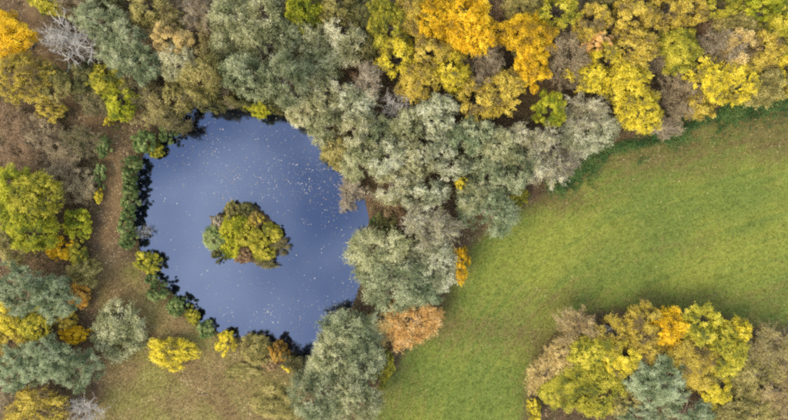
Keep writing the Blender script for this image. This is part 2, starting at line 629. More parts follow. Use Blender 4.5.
def spray_crown(seed, R, rz, n, ls=.24, nc=110, sprays=11, droop=.30, reach=.33, wid=.32, boughs=0):
    """feathery crown: leaves strung along fine arching sprays"""
    r = np.random.default_rng(seed)
    c, d = crown_clumps(r, R, rz, nc, boughs=boughs or int(9 + R * 3.4), spread=.24)
    ns = nc * sprays
    ci = np.repeat(np.arange(nc), sprays)
    sd = unit(d[ci] * .8 + r.normal(size=(ns, 3)) * .62 + np.array([0, 0, .35]))
    sl = R * reach * r.uniform(.5, 1.25, ns)
    si = r.integers(0, ns, n)
    t = r.uniform(.05, 1, n) ** .8
    pos = c[ci[si]] + sd[si] * (sl[si] * t)[:, None]
    pos[:, 2] -= droop * sl[si] * t * t
    pos += r.normal(size=(n, 3)) * .07 * (1 + t)[:, None]
    tan = sd[si] + r.normal(size=(n, 3)) * .7
    nrm = r.normal(size=(n, 3)) * .8 + np.array([0, 0, .75]) + sd[si] * .4
    L = ls * r.uniform(.7, 1.5, n)
    v, f = leaf_quads(pos, nrm, tan, L, L * wid * r.uniform(.8, 1.3, n))
    cl = r.uniform(0, 1, nc)
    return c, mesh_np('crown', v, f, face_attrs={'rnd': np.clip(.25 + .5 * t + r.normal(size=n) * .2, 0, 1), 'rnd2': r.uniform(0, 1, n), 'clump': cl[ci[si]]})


def curve_pts(r, a, b, n=5, bend=.12, sag=0.0):
    a, b = np.asarray(a, float), np.asarray(b, float)
    L = np.linalg.norm(b - a)
    k = r.normal(size=3) * bend * L
    t = np.linspace(0, 1, n)[:, None]
    p = a + (b - a) * t + k * (t * (1 - t)) * 2
    p[:, 2] += sag * L * (t[:, 0] * (1 - t[:, 0]))
    return p


def trunk_mesh(seed, h, R, zc, clumps, nl=12):
    r = np.random.default_rng(seed)
    T = Tubes()
    top = zc - .05 * h
    r0 = .028 * h + .02
    tp = curve_pts(r, (0, 0, -.25), (r.normal() * .06 * R, r.normal() * .06 * R, top), 8, .03)
    T.add(tp, np.linspace(r0, r0 * .55, 8) * np.array([1.35, 1.1, 1, 1, 1, 1, 1, 1]), 8)
    pick = r.choice(len(clumps), min(nl, len(clumps)), replace=False)
    for i in pick:
        e = clumps[i] + np.array([0, 0, zc])
        s = tp[r.integers(4, 8)]
        T.add(curve_pts(r, s, e, 6, .10, .25), np.linspace(r0 * .42, r0 * .10, 6), 5)
    return T.mesh('trunk')


def bare_meshes(seed, R, h, zc, rz, n_leaf, dense=1.0, thick=1.0, twigs=8):
    """a leafless crown: limbs, boughs, twigs; and the few leaves left on it"""
    r = np.random.default_rng(seed)
    T, W = Tubes(), Tubes()
    r0 = .022 * h + .03
    fork = np.array([0, 0, .30 * h])
    T.add(curve_pts(r, (0, 0, -.25), fork, 5, .04), np.linspace(r0 * 1.3, r0 * .8, 5), 7)
    tips = []
    nl = int(9 * dense)
    for d in dirs(r, nl, .05):
        e = d * np.array([R, R, rz]) * r.uniform(.55, .8) + np.array([0, 0, zc])
        lp = curve_pts(r, fork, e, 7, .12, .2)
        T.add(lp, np.linspace(r0 * .55, r0 * .16, 7), 5)
        for _ in range(int(8 * dense)):
            s = lp[r.integers(2, 7)]
            dd = unit(unit(e - fork) + r.normal(size=3) * .75 + np.array([0, 0, .2]))
            bl = R * r.uniform(.30, .55)
            bp = curve_pts(r, s, s + dd * bl, 5, .14, .1)
            W.add(bp, np.linspace(.045, .024, 5) * thick, 3)
            for _ in range(twigs):
                q = bp[r.integers(1, 5)]
                td = unit(dd + r.normal(size=3) * .8 + np.array([0, 0, .15]))
                tl = R * r.uniform(.12, .30)
                tp = curve_pts(r, q, q + td * tl, 3, .12)
                W.add(tp, np.array([.028, .022, .014]) * thick, 3)
                tips.append(tp[1]); tips.append(tp[2])
                for _ in range(2):
                    td2 = unit(td + r.normal(size=3) * .7)
                    q2 = tp[r.integers(0, 3)]
                    W.add([q2, q2 + td2 * tl * r.uniform(.4, .8)], [.02, .012], 3)
    tips = np.array(tips)
    k = r.integers(0, len(tips), n_leaf)
    pos = tips[k] + r.normal(size=(n_leaf, 3)) * .16
    L = .17 * r.uniform(.6, 1.4, n_leaf)
    v, f = leaf_quads(pos, r.normal(size=(n_leaf, 3)) + np.array([0, 0, .8]), r.normal(size=(n_leaf, 3)), L, L * .6)
    kk = (k // 40) * .6180339 % 1.0
    lm = mesh_np('foliage', v, f, face_attrs={'rnd': r.uniform(0, 1, n_leaf), 'rnd2': r.uniform(0, 1, n_leaf), 'clump': kk})
    return T.mesh('trunk'), W.mesh('crown'), lm


# ------------------------------------------------------------------ one model of each kind and size, copied below
MODELS = {}


def add_model(kind, R, h, zc, parts):
    """parts: list of (name, mesh, 'bark' / 'twig' / 'leaf', local z)"""
    for nm, me, role, z in parts:
        if not me.materials:
            me.materials.append(BARK['dark'])
    MODELS.setdefault(kind, []).append({'R': R, 'h': h, 'zc': zc, 'parts': parts})


sd_ = 100
for (R, h, n, nc) in ((2.6, 6.0, 13000, 80), (3.6, 9.5, 26000, 150), (5.0, 12.5, 44000, 230)):
    for v in range(3):
        sd_ += 1
        rz = h * .36
        zc = h - rz
        if v:
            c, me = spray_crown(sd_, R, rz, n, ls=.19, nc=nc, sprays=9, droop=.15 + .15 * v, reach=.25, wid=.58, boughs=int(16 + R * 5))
        else:
            c, me = broad_crown(sd_, R, rz, n, nc=nc)
        add_model('tree', R, h, zc, [('trunk', trunk_mesh(sd_, h, R, zc, c), 'bark', 0), ('crown', me, 'leaf', zc)])
for (R, h, n, nc) in ((2.6, 5.5, 11000, 80), (3.6, 8.5, 22000, 140), (5.0, 10.5, 36000, 210)):
    for v in range(3):
        sd_ += 1
        rz = h * .40
        zc = h - rz
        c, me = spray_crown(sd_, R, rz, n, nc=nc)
        add_model('willow', R, h, zc, [('trunk', trunk_mesh(sd_, h, R, zc, c), 'bark', 0), ('crown', me, 'leaf', zc)])
for (R, h, n, nc) in ((3.6, 9.5, 26000, 100), (5.0, 12.0, 42000, 150)):
    for v in range(2):
        sd_ += 1
        rz = h * .32
        zc = h - rz
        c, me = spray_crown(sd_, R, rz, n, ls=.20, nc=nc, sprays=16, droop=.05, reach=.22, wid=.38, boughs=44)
        add_model('pine', R, h, zc, [('trunk', trunk_mesh(sd_, h, R, zc, c, 16), 'bark', 0), ('crown', me, 'leaf', zc)])
for (R, h, n, dn) in ((2.4, 4.0, 5500, .9), (3.4, 8.0, 9500, 1.05), (4.6, 10.0, 15000, 1.25)):
    for v in range(2):
        sd_ += 1
        rz = h * .40
        zc = h - rz
        t, w, l = bare_meshes(sd_, R, h, zc, rz, n, dn)
        add_model('bare', R, h, zc, [('trunk', t, 'bark', 0), ('crown', w, 'twig', 0), ('foliage', l, 'leaf', 0)])
for (R, h, n, nc) in ((1.5, 1.9, 4500, 46), (2.4, 3.0, 9000, 85)):
    for v in range(3):
        sd_ += 1
        rz = h * .52
        zc = h * .50
        c, me = broad_crown(sd_, R, rz, n, ls=.17, nc=nc, boughs=40)
        add_model('shrub', R, h, zc, [('stem', trunk_mesh(sd_, h * .9, R, zc * .8, c, 9), 'bark', 0), ('crown', me, 'leaf', zc)])
for (R, h, n, nc) in ((2.2, 2.6, 11000, 80), (4.0, 4.2, 26000, 150)):
    for v in range(2):
        sd_ += 1
        rz = h * .52
        zc = h * .50
        c, me = spray_crown(sd_, R, rz, n, ls=.19, nc=nc, sprays=12, droop=.15, reach=.26, wid=.40, boughs=60)
        add_model('brush', R, h, zc, [('stem', trunk_mesh(sd_, h * .9, R, zc * .8, c, 9), 'bark', 0), ('crown', me, 'leaf', zc)])

for v in range(2):
    sd_ += 1
    t, w, l = bare_meshes(sd_, 4.4, 10.0, 6.0, 4.0, 420, 1.05, .95, 7)
    add_model('snag', 4.4, 10.0, 6.0, [('trunk', t, 'bark', 0), ('crown', w, 'twig', 0), ('foliage', l, 'leaf', 0)])

KIND = {  # kind: (model, object name, category, bark, twigs)
    'tree': ('tree', 'broadleaf_tree', 'tree', 'dark', None),
    'willow': ('willow', 'willow_tree', 'tree', 'grey', None),
    'pine': ('pine', 'blue_green_tree', 'tree', 'brown', None),
    'bare': ('bare', 'bare_tree', 'tree', 'brown', 'brown'),
    'grey': ('bare', 'bare_tree', 'tree', 'grey', 'grey'),
    'white': ('snag', 'bare_tree', 'tree', 'white', 'white'),
    'shrub': ('shrub', 'shrub', 'shrub', 'brown', None),
    'brush': ('brush', 'bush', 'bush', 'brown', None),
    'twigs': ('bare', 'bare_bush', 'bush', 'brown', 'brown'),
    'palebush': ('snag', 'bare_bush', 'bush', 'white', 'white'),
}
_use = {}
GROW = {'tree': 1.20, 'willow': 1.12, 'pine': 1.12, 'bare': 1.12, 'shrub': 1.14, 'brush': 1.08, 'snag': 1.15}


def plant(kind, pal, px, py, rx, ry, h, label, group):
    model, name, cat, bk, tw = KIND[kind]
    ms = MODELS[model]
    g = GROW[model]
    rx, ry = rx * g, ry * g
    R = math.sqrt(rx * ry) * (H - .7 * h) / F
    best = min(abs(math.log(R / m['R'])) for m in ms)
    ok = [m for m in ms if abs(math.log(R / m['R'])) < best + .02]
    k = _use.get((model, ok[0]['R']), 0)
    _use[(model, ok[0]['R'])] = k + 1
    m = ok[k % len(ok)]
    sz = h / m['h']
    zc = m['zc'] * sz
    x, y = at(px, py, zc)
    gz = float(ground_z(np.array([[x, y]]))[0])
    gz = max(gz, WATER_Z - .25)
    rr = random.Random(int(px * 1000 + py))
    q = (H - zc) / F
    sx, sy = rx * q / m['R'], ry * q / m['R']
    root = bpy.data.objects.new(name, None)
    root.empty_display_size = .5
    col.objects.link(root)
    root.location = (x, y, gz)
    if abs(rx - ry) < 3:
        root.rotation_euler = (0, 0, rr.uniform(0, 6.283))
    else:
        root.rotation_euler = (0, 0, rr.choice((0, math.pi)))
    root.scale = (sx, sy, sz)
    root['label'] = label
    root['category'] = cat
    root['group'] = group
    for nm, me, role, z in m['parts']:
        o = bpy.data.objects.new(nm, me)
        col.objects.link(o)
        o.parent = root
        o.location = (0, 0, z)
        s = o.material_slots[0]
        s.link = 'OBJECT'
        s.material = BARK[bk] if role == 'bark' else BARK[tw] if role == 'twig' else PAL[pal]
    return root


# ------------------------------------------------------------------ every tree and bush, with a few added on the top shore
G1 = 'trees of the left edge'
G2 = 'trees above the pond'
G3 = 'grey-green trees between pond and meadow'
G4 = 'autumn trees along the top'
G5 = 'trees of the copse in the meadow'
G6 = 'bushes round the pond'
G7 = 'bushes on the island'
G8 = 'scrub left of the path'
G9 = 'plants of the clearing'
TREES = [
    # ---- top left corner
    ('tree', 'gold', 8, 36, 25, 21, 11, 'orange-gold tree cut by the left edge, uppermost of the yellow ones there', G1),
    ('tree', 'ochre', 24, 78, 25, 21, 10, 'ochre-yellow tree at left edge just below the orange-gold one', G1),
    ('tree', 'olive', 54, 82, 14, 17, 8, 'olive green tree touching the right side of the upper-left ochre tree', G1),
    ('tree', 'ochre', 54, 110, 14, 9, 6, 'small yellow-brown tree below the olive one at upper left', G1),
    ('tree', 'ylgrn', 50, 5, 16, 12, 9, 'yellow-green tree at the top edge beside the brown woodland path', G1),
    ('white', 'dun', 72, 40, 27, 24, 11, 'leafless tree with white branches fanned out in the upper left corner', G1),
    ('bare', 'dun', 70, 10, 17, 14, 9, 'brown twiggy tree at top edge above the white-branched one', G1),
    ('pine', 'sage', 100, 22, 23, 20, 11, 'grey-green leafy tree directly right of the white leafless tree', G1),
    ('pine', 'sage', 126, 46, 27, 27, 11, 'largest grey-green tree of the upper left corner, right of the white branches', G1),
    ('pine', 'blue', 146, 66, 18, 17, 9, 'dark sage tree between the big grey-green tree and the tan ones', G1),
    ('tree', 'moss', 122, 4, 16, 11, 9, 'dark mossy tree at the top edge above the grey-green pair', G1),
    ('tree', 'olive', 150, 10, 17, 15, 10, 'olive tree at the top edge left of the brown bare crown', G2),
    ('bare', 'olive', 170, 20, 18, 17, 10, 'half-bare olive tree near top edge over the tan orange-tipped one', G2),
    ('tree', 'tan', 172, 40, 18, 15, 10, 'tan tree with orange tips left of the pale green willows', G2),
    ('willow', 'pale', 180, 62, 18, 17, 9, 'pale dry-leaved tree below the orange-tipped tan tree', G2),
    ('grey', 'dun', 197, 18, 18, 19, 10, 'grey bare tree near top edge left of the big willows', G2),
    ('bare', 'olive', 208, 46, 15, 19, 9, 'brown half-bare tree against the left side of the willows', G2),
    ('willow', 'olive', 206, 78, 18, 17, 16, 'yellowish olive tree above the pond, left of the willows', G2),
    ('tree', 'ylgrn', 103, 82, 16, 13, 6, 'yellow-olive bush-like tree below the big grey-green upper left tree', G8),
    ('tree', 'lime', 121, 102, 14, 15, 6, 'fresh green small tree between path top and grey thicket', G8),
    ('tree', 'moss', 82, 76, 14, 15, 6, 'dark green small tree under the white leafless tree', G8),
    ('twigs', 'moss', 90, 104, 18, 16, 4.5, 'greenish bare thicket left of the fresh green small tree', G8),
    ('shrub', 'yellow', 110, 120, 5, 7, 2.6, 'tiny yellow shrub under the fresh green small tree', G8),
    ('twigs', 'moss', 142, 92, 20, 17, 5, 'grey-brown bare thicket above the pond, right of fresh green tree', G8),
    ('twigs', 'olive', 158, 112, 20, 16, 6.5, 'olive-grey bare thicket at the top left bend of the pond', G6),
    ('willow', 'olive', 180, 98, 15, 13, 6, 'small olive tree by the pond below the pale dry tree', G6),
    ('bare', 'moss', 200, 98, 18, 13, 8, 'dark half-bare tree leaning over the top of the pond', G6),
    ('twigs', 'mauve', 226, 90, 17, 14, 8, 'purplish bare bush above the pond under the left willows', G6),
    ('shrub', 'rust', 234, 101, 13, 7, 2.5, 'low rusty orange shrub on the top shore of the pond', G6),
    ('tree', 'lime', 262, 103, 14, 11, 6, 'bright lime bush on the top shore below the willows', G6),
    ('brush', 'moss', 214, 103, 15, 9, 8, 'added dark mossy bush overhanging the top shore beside the rusty shrub', G6),  # this and the next two bushes are added to darken the shore reflection
    ('brush', 'moss', 244, 100, 15, 9, 9, 'added dark bush overhanging the top shore left of the bright lime one', G6),
    ('brush', 'moss', 280, 104, 13, 10, 9, 'added dark olive bush overhanging the top shore right of the bright lime one', G6),
    # ---- big willows above the pond
    ('willow', 'willow', 236, 26, 23, 22, 12, 'topmost left of the pale green willows above the pond', G2),
    ('willow', 'willow', 266, 16, 21, 19, 12, 'pale green willow left of the bright lime tree at top edge', G2),
    ('willow', 'willow', 234, 52, 20, 21, 11, 'leftmost of the pale green willows, above the purplish bush', G2),
    ('willow', 'sage', 246, 80, 19, 18, 18, 'darker green willow nearest above the top shore of the pond', G2),
    ('willow', 'willow', 264, 48, 20, 21, 12, 'central pale green willow above the pond', G2),
    ('willow', 'sage', 290, 36, 18, 16, 11, 'grey-green willow just below the bright lime top tree', G2),
    ('willow', 'sage', 284, 80, 22, 22, 18, 'sage willow whose foot reaches the upper right of the pond', G2),
    ('tree', 'lime', 302, 9, 20, 18, 12, 'bright lime-yellow tree at the top edge among the willows', G2),
    ('willow', 'willow', 312, 36, 17, 17, 10, 'soft green willow right below the bright lime top tree', G2),
    ('tree', 'olive', 336, 9, 18, 14, 11, 'olive tree at top edge right of the bright lime one', G2),
    ('willow', 'pale', 347, 38, 20, 19, 10, 'pale buff-green round willow left of the gold trees', G2),
    ('tree', 'moss', 364, 14, 15, 17, 10, 'dark green tree at top edge left of the gold trees', G2),
    ('tree', 'moss', 368, 48, 13, 15, 8, 'dark green tree between the buff willow and the gold trees', G2),
    ('willow', 'willow', 322, 63, 20, 16, 9, 'light green willow below the buff-green round one', G2),
    ('twigs', 'rust', 347, 66, 14, 12, 5, 'brown undergrowth bush in the gap below the buff-green willow', G2),
    ('grey', 'mauve', 366, 80, 17, 16, 10, 'pinkish grey twiggy tree below the dark green gap', G3),
    ('willow', 'pale', 318, 93, 20, 18, 9, 'pale willow above the upper right shore, left of the pinkish grey tree', G3),
    ('willow', 'pale', 298, 106, 15, 15, 7, 'pale small willow overhanging the upper right shore of the pond', G3),
    ('willow', 'silver', 356, 104, 19, 17, 9, 'silvery willow right below the pinkish grey twiggy tree', G3),
    ('willow', 'willow', 326, 126, 18, 17, 8, 'light willow by the right shore where the pond begins to widen', G3),
    ('willow', 'pale', 354, 130, 17, 16, 9, 'pale willow between shore willow and starry bare crown', G3),
    ('palebush', 'pale', 394, 106, 15, 14, 8, 'starry pale leafless crown below the gold trees', G3),
    ('willow', 'olive', 338, 152, 15, 15, 7, 'olive-green willow hanging over the right shore of the pond', G3),
    ('willow', 'willow', 362, 162, 18, 18, 9, 'light green willow above the pinkish bare bush on the shore', G3),
    ('grey', 'mauve', 351, 192, 17, 16, 4, 'whitish pink bare bush reaching into the pond from the right shore', G6),
    ('willow', 'sage', 380, 132, 15, 14, 8, 'deep green willow in the gap below the starry crown', G3),
    ('willow', 'silver', 388, 156, 18, 19, 10, 'silver-grey willow in the middle of the belt right of the shore', G3),
    ('willow', 'willow', 408, 128, 15, 17, 10, 'light green willow below the yellow-flecked gold tree edge', G3),
    ('willow', 'pale', 412, 160, 17, 17, 10, 'cream-grey willow at the centre of the belt', G3),
    ('willow', 'pale', 392, 184, 19, 16, 9, 'cream willow directly above the dark gap on the right shore', G3),
    ('willow', 'silver', 437, 116, 19, 18, 11, 'silver-grey willow touching the lower edge of the ochre trees', G3),
    ('willow', 'silver', 434, 148, 16, 17, 10, 'silver willow left of the blue-grey pair in the belt', G3),
    ('willow', 'blue', 458, 144, 14, 16, 10, 'blue-grey willow in the middle of the belt, left of sage one', G3),
    ('willow', 'silver', 454, 168, 17, 12, 9, 'low spreading silver willow above the small yellow sapling', G3),
    ('willow', 'sage', 476, 136, 17, 18, 10, 'sage willow with dark gap beneath the olive autumn trees', G3),
    ('willow', 'silver', 425, 192, 20, 15, 9, 'silver willow above the big pinkish bare crown', G3),
    ('tree', 'yellow', 461, 183, 7, 6, 8.5, 'small yellow sapling top showing among the silver willows', G3),
    ('willow', 'willow', 470, 194, 16, 15, 9, 'light green willow just below the small yellow sapling', G3),
    ('willow', 'willow', 500, 148, 18, 17, 10, 'light green willow below the olive autumn trees, right of sage one', G3),
    ('willow', 'sage', 490, 174, 19, 18, 9, 'green willow near the meadow edge above the blue-grey outer one', G3),
    ('willow', 'blue', 487, 211, 24, 22, 8, 'blue-grey broad willow spreading onto the meadow edge', G3),
    ('willow', 'sage', 517, 168, 16, 20, 9, 'sage willow left of the tall mauve-grey bare tree', G3),
    ('grey', 'pale', 520, 134, 17, 13, 10, 'whitish bare tree below the gold maple, top of the belt', G3),
    ('grey', 'pale', 543, 160, 20, 28, 9, 'tall mauve-grey bare tree at the meadow edge', G3),
    ('shrub', 'ylgrn', 518, 196, 10, 9, 3, 'small yellow-green shrub at the meadow edge under the sage willow', G3),
    ('grey', 'pale', 428, 226, 27, 22, 9, 'big pinkish grey bare crown in the lower belt', G3),
    ('bare', 'rust', 394, 212, 13, 11, 4, 'brown bare bush in the dark gap on the right shore', G6),
    ('brush', 'moss', 388, 218, 13, 11, 4, 'dark mossy bush filling the gap on the right shore', G6),
    ('shrub', 'green', 376, 222, 7, 6, 1.8, 'little green shrub at the water in the right shore gap', G6),
    ('willow', 'willow', 378, 252, 24, 22, 8, 'light yellow-green willow bulging into the pond on the right shore', G3),
    ('willow', 'sage', 394, 282, 30, 25, 8, 'broad sage willow below the yellow-green one on the right shore', G3),
    ('willow', 'silver', 434, 264, 22, 22, 7, 'grey willow at the meadow edge beside the narrow yellow tree', G3),
    ('willow', 'blue', 422, 288, 20, 16, 6, 'blue-grey bush-like willow at the meadow edge above the pinkish orange tree', G3),
    ('tree', 'gold', 462, 265, 7, 15, 6.5, 'narrow bright yellow tree standing alone on the meadow edge', G3),
    # ---- lower belt
    ('willow', 'peach', 412, 324, 22, 22, 6, 'pinkish orange tree at the meadow edge below the belt', G3),
    ('willow', 'tan', 384, 322, 18, 16, 5, 'tan bush-like tree between the pinkish orange tree and sage willows', G3),
    ('willow', 'sage', 350, 330, 24, 20, 8, 'sage willow at the bottom right corner of the pond', G3),
    ('willow', 'willow', 334, 358, 22, 21, 9, 'pale willow at the lower shore left of the corner sage willow', G3),
    ('willow', 'sage', 358, 366, 24, 22, 9, 'sage willow at lower belt beside the yellow-green meadow shrub', G3),
    ('willow', 'sage', 320, 392, 27, 25, 10, 'lower left sage willow at bottom edge next to the clearing', G3),
    ('willow', 'willow', 352, 402, 23, 22, 10, 'lower right willow of the bottom edge next to the meadow', G3),
    ('shrub', 'ylgrn', 384, 364, 11, 18, 3.5, 'yellow-green shrub between bottom sage willow and the meadow', G3),
    # ---- autumn belt on top
    ('tree', 'ylgrn', 388, 24, 17, 22, 12, 'yellow-green tree at the left end of the gold trees', G4),
    ('tree', 'ochre', 412, 14, 20, 20, 13, 'mustard yellow tree at top edge left of the orange-gold crown', G4),
    ('tree', 'gold', 436, 22, 20, 20, 13, 'gold crown at top edge between yellow tree and orange-gold one', G4),
    ('tree', 'gold', 466, 28, 24, 24, 13, 'large orange-gold crown left of the dark purple gap', G4),
    ('tree', 'yellow', 398, 58, 17, 17, 11, 'yellow tree above the starry pale crown, left end of the gold trees', G4),
    ('tree', 'ochre', 428, 52, 18, 16, 11, 'ochre tree with grey gaps below the gold crowns', G4),
    ('tree', 'ochre', 418, 78, 19, 17, 10, 'lower ochre tree just above the silver willows', G4),
    ('tree', 'yellow', 450, 72, 16, 17, 10, 'mottled yellow tree below the large orange-gold crown', G4),
    ('bare', 'mauve', 480, 68, 19, 22, 9, 'purplish bare crown in the gap left of the gold maple', G4),
    ('bare', 'rust', 494, 8, 13, 20, 8, 'dark purple-brown bare crown at top edge in the gap', G4),
    ('bare', 'olive', 512, 40, 10, 24, 8, 'narrow bare brown crown squeezed against the gold maple', G4),
    ('tree', 'gold', 527, 38, 25, 22, 13, 'brightest orange-gold maple right of the dark gap', G4),
    ('tree', 'gold', 530, 70, 19, 17, 11, 'lower gold crown hanging below the brightest maple', G4),
    ('tree', 'ochre', 506, 92, 18, 19, 10, 'mustard tree right part of the olive-yellow pair above the belt', G4),
    ('tree', 'ochre', 478, 102, 19, 18, 10, 'mustard-olive tree left part of the pair above the sage willows', G4),
    ('tree', 'lime', 549, 108, 15, 15, 9, 'bright green-yellow tree below the gold maple', G4),
    ('bare', 'dun', 562, 62, 23, 27, 10, 'wide grey-brown bare tree right of the gold maple', G4),
    ('tree', 'olive', 524, 6, 18, 12, 12, 'olive tree at top edge above the gold maple', G4),
    ('tree', 'ylgrn', 556, 12, 20, 16, 12, 'yellow-green tree at top edge right of the gold maple', G4),
    ('tree', 'ochre', 592, 24, 17, 16, 12, 'ochre tree at the top, right of the yellow-green one beside the maple', G4),
    ('tree', 'moss', 604, 4, 15, 9, 11, 'dark green tree at top edge above the ochre and peach ones', G4),
    ('tree', 'peach', 594, 46, 14, 12, 11, 'peach-orange tree in the top autumn belt, under an ochre one', G4),
    ('tree', 'yellow', 584, 80, 18, 14, 10, 'yellow tree right of the wide grey-brown bare tree', G4),
    ('tree', 'yellow', 604, 64, 17, 16, 11, 'lemon tree below the peach-orange one', G4),
    ('grey', 'pale', 580, 114, 22, 18, 9, 'whitish grey bare crown above the meadow corner', G3),
    ('willow', 'silver', 588, 136, 22, 20, 7, 'ashen willow at the meadow corner by the green verge', G3),
    ('grey', 'mauve', 568, 158, 17, 18, 6, 'low mauve bare tree right of the tall mauve-grey one', G3),
    ('tree', 'ochre', 628, 18, 21, 18, 13, 'yellow tree near top edge right of the dark green one', G4),
    ('tree', 'ochre', 630, 50, 21, 18, 12, 'dull ochre tree in the middle of the right autumn belt', G4),
    ('tree', 'yellow', 624, 80, 19, 17, 11, 'rich yellow tree above the brightest yellow meadow-edge one', G4),
    ('tree', 'yellow', 636, 110, 20, 19, 10, 'brightest pure yellow tree on the meadow edge', G4),
    ('twigs', 'mauve', 658, 68, 13, 17, 6, 'grey-purple bare bush in the gap right of the ochre tree', G4),
    ('tree', 'ochre', 664, 14, 18, 18, 12, 'mustard tree near top edge left of the dark brown gap', G4),
    ('tree', 'ochre', 688, 8, 15, 14, 12, 'dull gold tree at top edge above the dark brown gap', G4),
    ('tree', 'ylgrn', 677, 50, 20, 19, 11, 'green-yellow tree between two purple bare crowns', G4),
    ('twigs', 'rust', 704, 28, 16, 14, 6, 'dark brown undergrowth bush in the gap near the top right', G4),
    ('bare', 'mauve', 718, 52, 21, 22, 10, 'large grey-purple bare crown of the right autumn belt', G4),
    ('bare', 'dun', 676, 98, 19, 22, 8, 'pinkish brown bare tree right of the brightest yellow one', G4),
    ('grey', 'dun', 658, 130, 18, 14, 5, 'pale brown bare tree at the meadow edge below the pinkish brown one', G4),
    ('tree', 'yellow', 704, 84, 17, 20, 10, 'yellow tree below the large grey-purple bare crown', G4),
    ('tree', 'ochre', 699, 108, 14, 12, 8, 'small ochre tree on the meadow edge above the green verge', G4),
    ('tree', 'ylgrn', 716, 6, 19, 12, 12, 'yellow-green tree at top edge right of the brown gap', G4),
    ('tree', 'lime', 754, 8, 22, 14, 12, 'lime green tree at top edge near the right corner', G4),
    ('tree', 'olive', 736, 26, 18, 12, 10, 'dull olive tree under the lime green top right one', G4),
    ('tree', 'tan', 738, 48, 17, 16, 11, 'tan-orange tree right of the large grey-purple bare crown', G4),
    ('tree', 'ochre', 758, 52, 19, 18, 11, 'yellow tree left of the right edge, under the dull olive one', G4),
    ('tree', 'yellow', 736, 82, 20, 20, 10, 'big yellow tree on the meadow edge near the right', G4),
    ('tree', 'olive', 762, 84, 18, 18, 10, 'mottled olive tree on the meadow edge near the right corner', G4),
    ('tree', 'ylgrn', 782, 34, 18, 22, 11, 'green-yellow tree cut by the right edge near the top', G4),
    ('tree', 'yellow', 784, 76, 16, 20, 10, 'yellow tree cut by the right edge above the meadow', G4),
    ('bare', 'mauve', 640, -4, 20, 10, 9, 'purple bare crown cut by top edge above the yellow trees', G4),
    # ---- left side below the path top
    ('twigs', 'rust', 16, 126, 22, 16, 4, 'russet bare thicket at left edge below the ochre tree', G8),
    ('twigs', 'dun', 46, 132, 22, 17, 4, 'brownish thicket right of the russet one at left', G8),
    ('twigs', 'rust', 22, 154, 24, 16, 4, 'russet thicket directly above the big yellow-green left tree', G8),
    ('twigs', 'dun', 58, 160, 22, 17, 4, 'brown thicket above the grey-tan brush, left of path', G8),
    ('twigs', 'moss', 80, 142, 18, 20, 4, 'greenish grey thicket left of the path top', G8),
    ('brush', 'dun', 78, 188, 17, 18, 3, 'grey-tan brush left of the path above the lime shrub', G8),
    ('shrub', 'green', 104, 148, 8, 12, 2.5, 'green shrub at the left edge of the path near its top', G8),
    ('shrub', 'green', 101, 174, 6, 12, 2.2, 'dark green slim shrub on the left edge of the path', G8),
    ('shrub', 'yellow', 99, 196, 5, 7, 1.8, 'tiny yellow shrub at the left edge of the path', G8),
    ('tree', 'lime', 12, 192, 24, 22, 9, 'upper of the big yellow-green trees on the left edge', G1),
    ('tree', 'ylgrn', 38, 200, 23, 22, 9, 'yellow-green tree left of the lime shrub by the path', G1),
    ('tree', 'lime', 32, 226, 23, 20, 8, 'lower of the big yellow-green trees at left, above the dark gap', G1),
    ('tree', 'olive', 8, 240, 18, 22, 7, 'olive-brown tree at left edge above the blue-green one', G1),
    ('shrub', 'lime', 78, 222, 16, 15, 3.5, 'round lime shrub left of the path', G8),
    ('shrub', 'gold', 60, 251, 14, 11, 3.5, 'orange-gold shrub above the blue-green tree', G8),
    ('shrub', 'ylgrn', 80, 254, 13, 11, 3, 'yellow-green shrub right of the orange-gold one by the path', G8),
    ('brush', 'olive', 86, 272, 15, 15, 3, 'olive brush by the path right of the blue-green tree', G8),
    ('pine', 'blue', 30, 286, 27, 23, 10, 'blue-green tree at left above the yellow-gold ones', G1),
    ('pine', 'blue', 54, 296, 20, 21, 10, 'blue-green crown leaning right beside the orange speckled shrub', G1),
    ('shrub', 'orange', 80, 294, 13, 12, 3.5, 'orange speckled shrub right of the blue-green tree', G9),
    ('tree', 'yellow', 8, 316, 19, 18, 7, 'yellow tree at left edge below the blue-green crown', G1),
    ('tree', 'ylgrn', 32, 322, 16, 14, 6, 'yellow-green low tree between the two blue-green clumps', G1),
    ('tree', 'ochre', 10, 340, 17, 16, 6, 'ochre tree at left edge above the lower blue-grey clump', G1),
    ('shrub', 'ochre', 66, 320, 12, 13, 3, 'brownish yellow shrub left of the grey-green round bush', G9),
    ('shrub', 'gold', 76, 335, 17, 9, 3.5, 'low orange-gold shrub over the lower blue-grey clump', G9),
    ('brush', 'willow', 122, 332, 27, 25, 4.2, 'big round grey-green bush standing alone in the clearing', G9),
    ('pine', 'blue', 20, 366, 23, 20, 8, 'leftmost crown of the lower blue-grey clump', G1),
    ('pine', 'blue', 50, 356, 24, 23, 9, 'middle crown of the lower blue-grey clump', G1),
    ('pine', 'blue', 78, 364, 20, 21, 8, 'rightmost crown of the lower blue-grey clump next to the clearing', G1),
    ('tree', 'ochre', 40, 414, 27, 20, 7, 'golden ochre tree at the bottom edge in the left corner', G1),
    ('white', 'tan', 86, 412, 18, 18, 6, 'white-branched bare tree at the bottom edge by the clearing', G1),
    ('twigs', 'dun', 8, 396, 18, 16, 3, 'dull brown thicket in the bottom left corner', G1),
    ('brush', 'yellow', 173, 352, 24, 16, 2.8, 'bright yellow bush alone in the clearing below the pond', G9),
    # ---- shore bushes
    ('shrub', 'green', 146, 142, 13, 12, 5, 'green bush at the upper left shore, topmost of the shore row', G6),
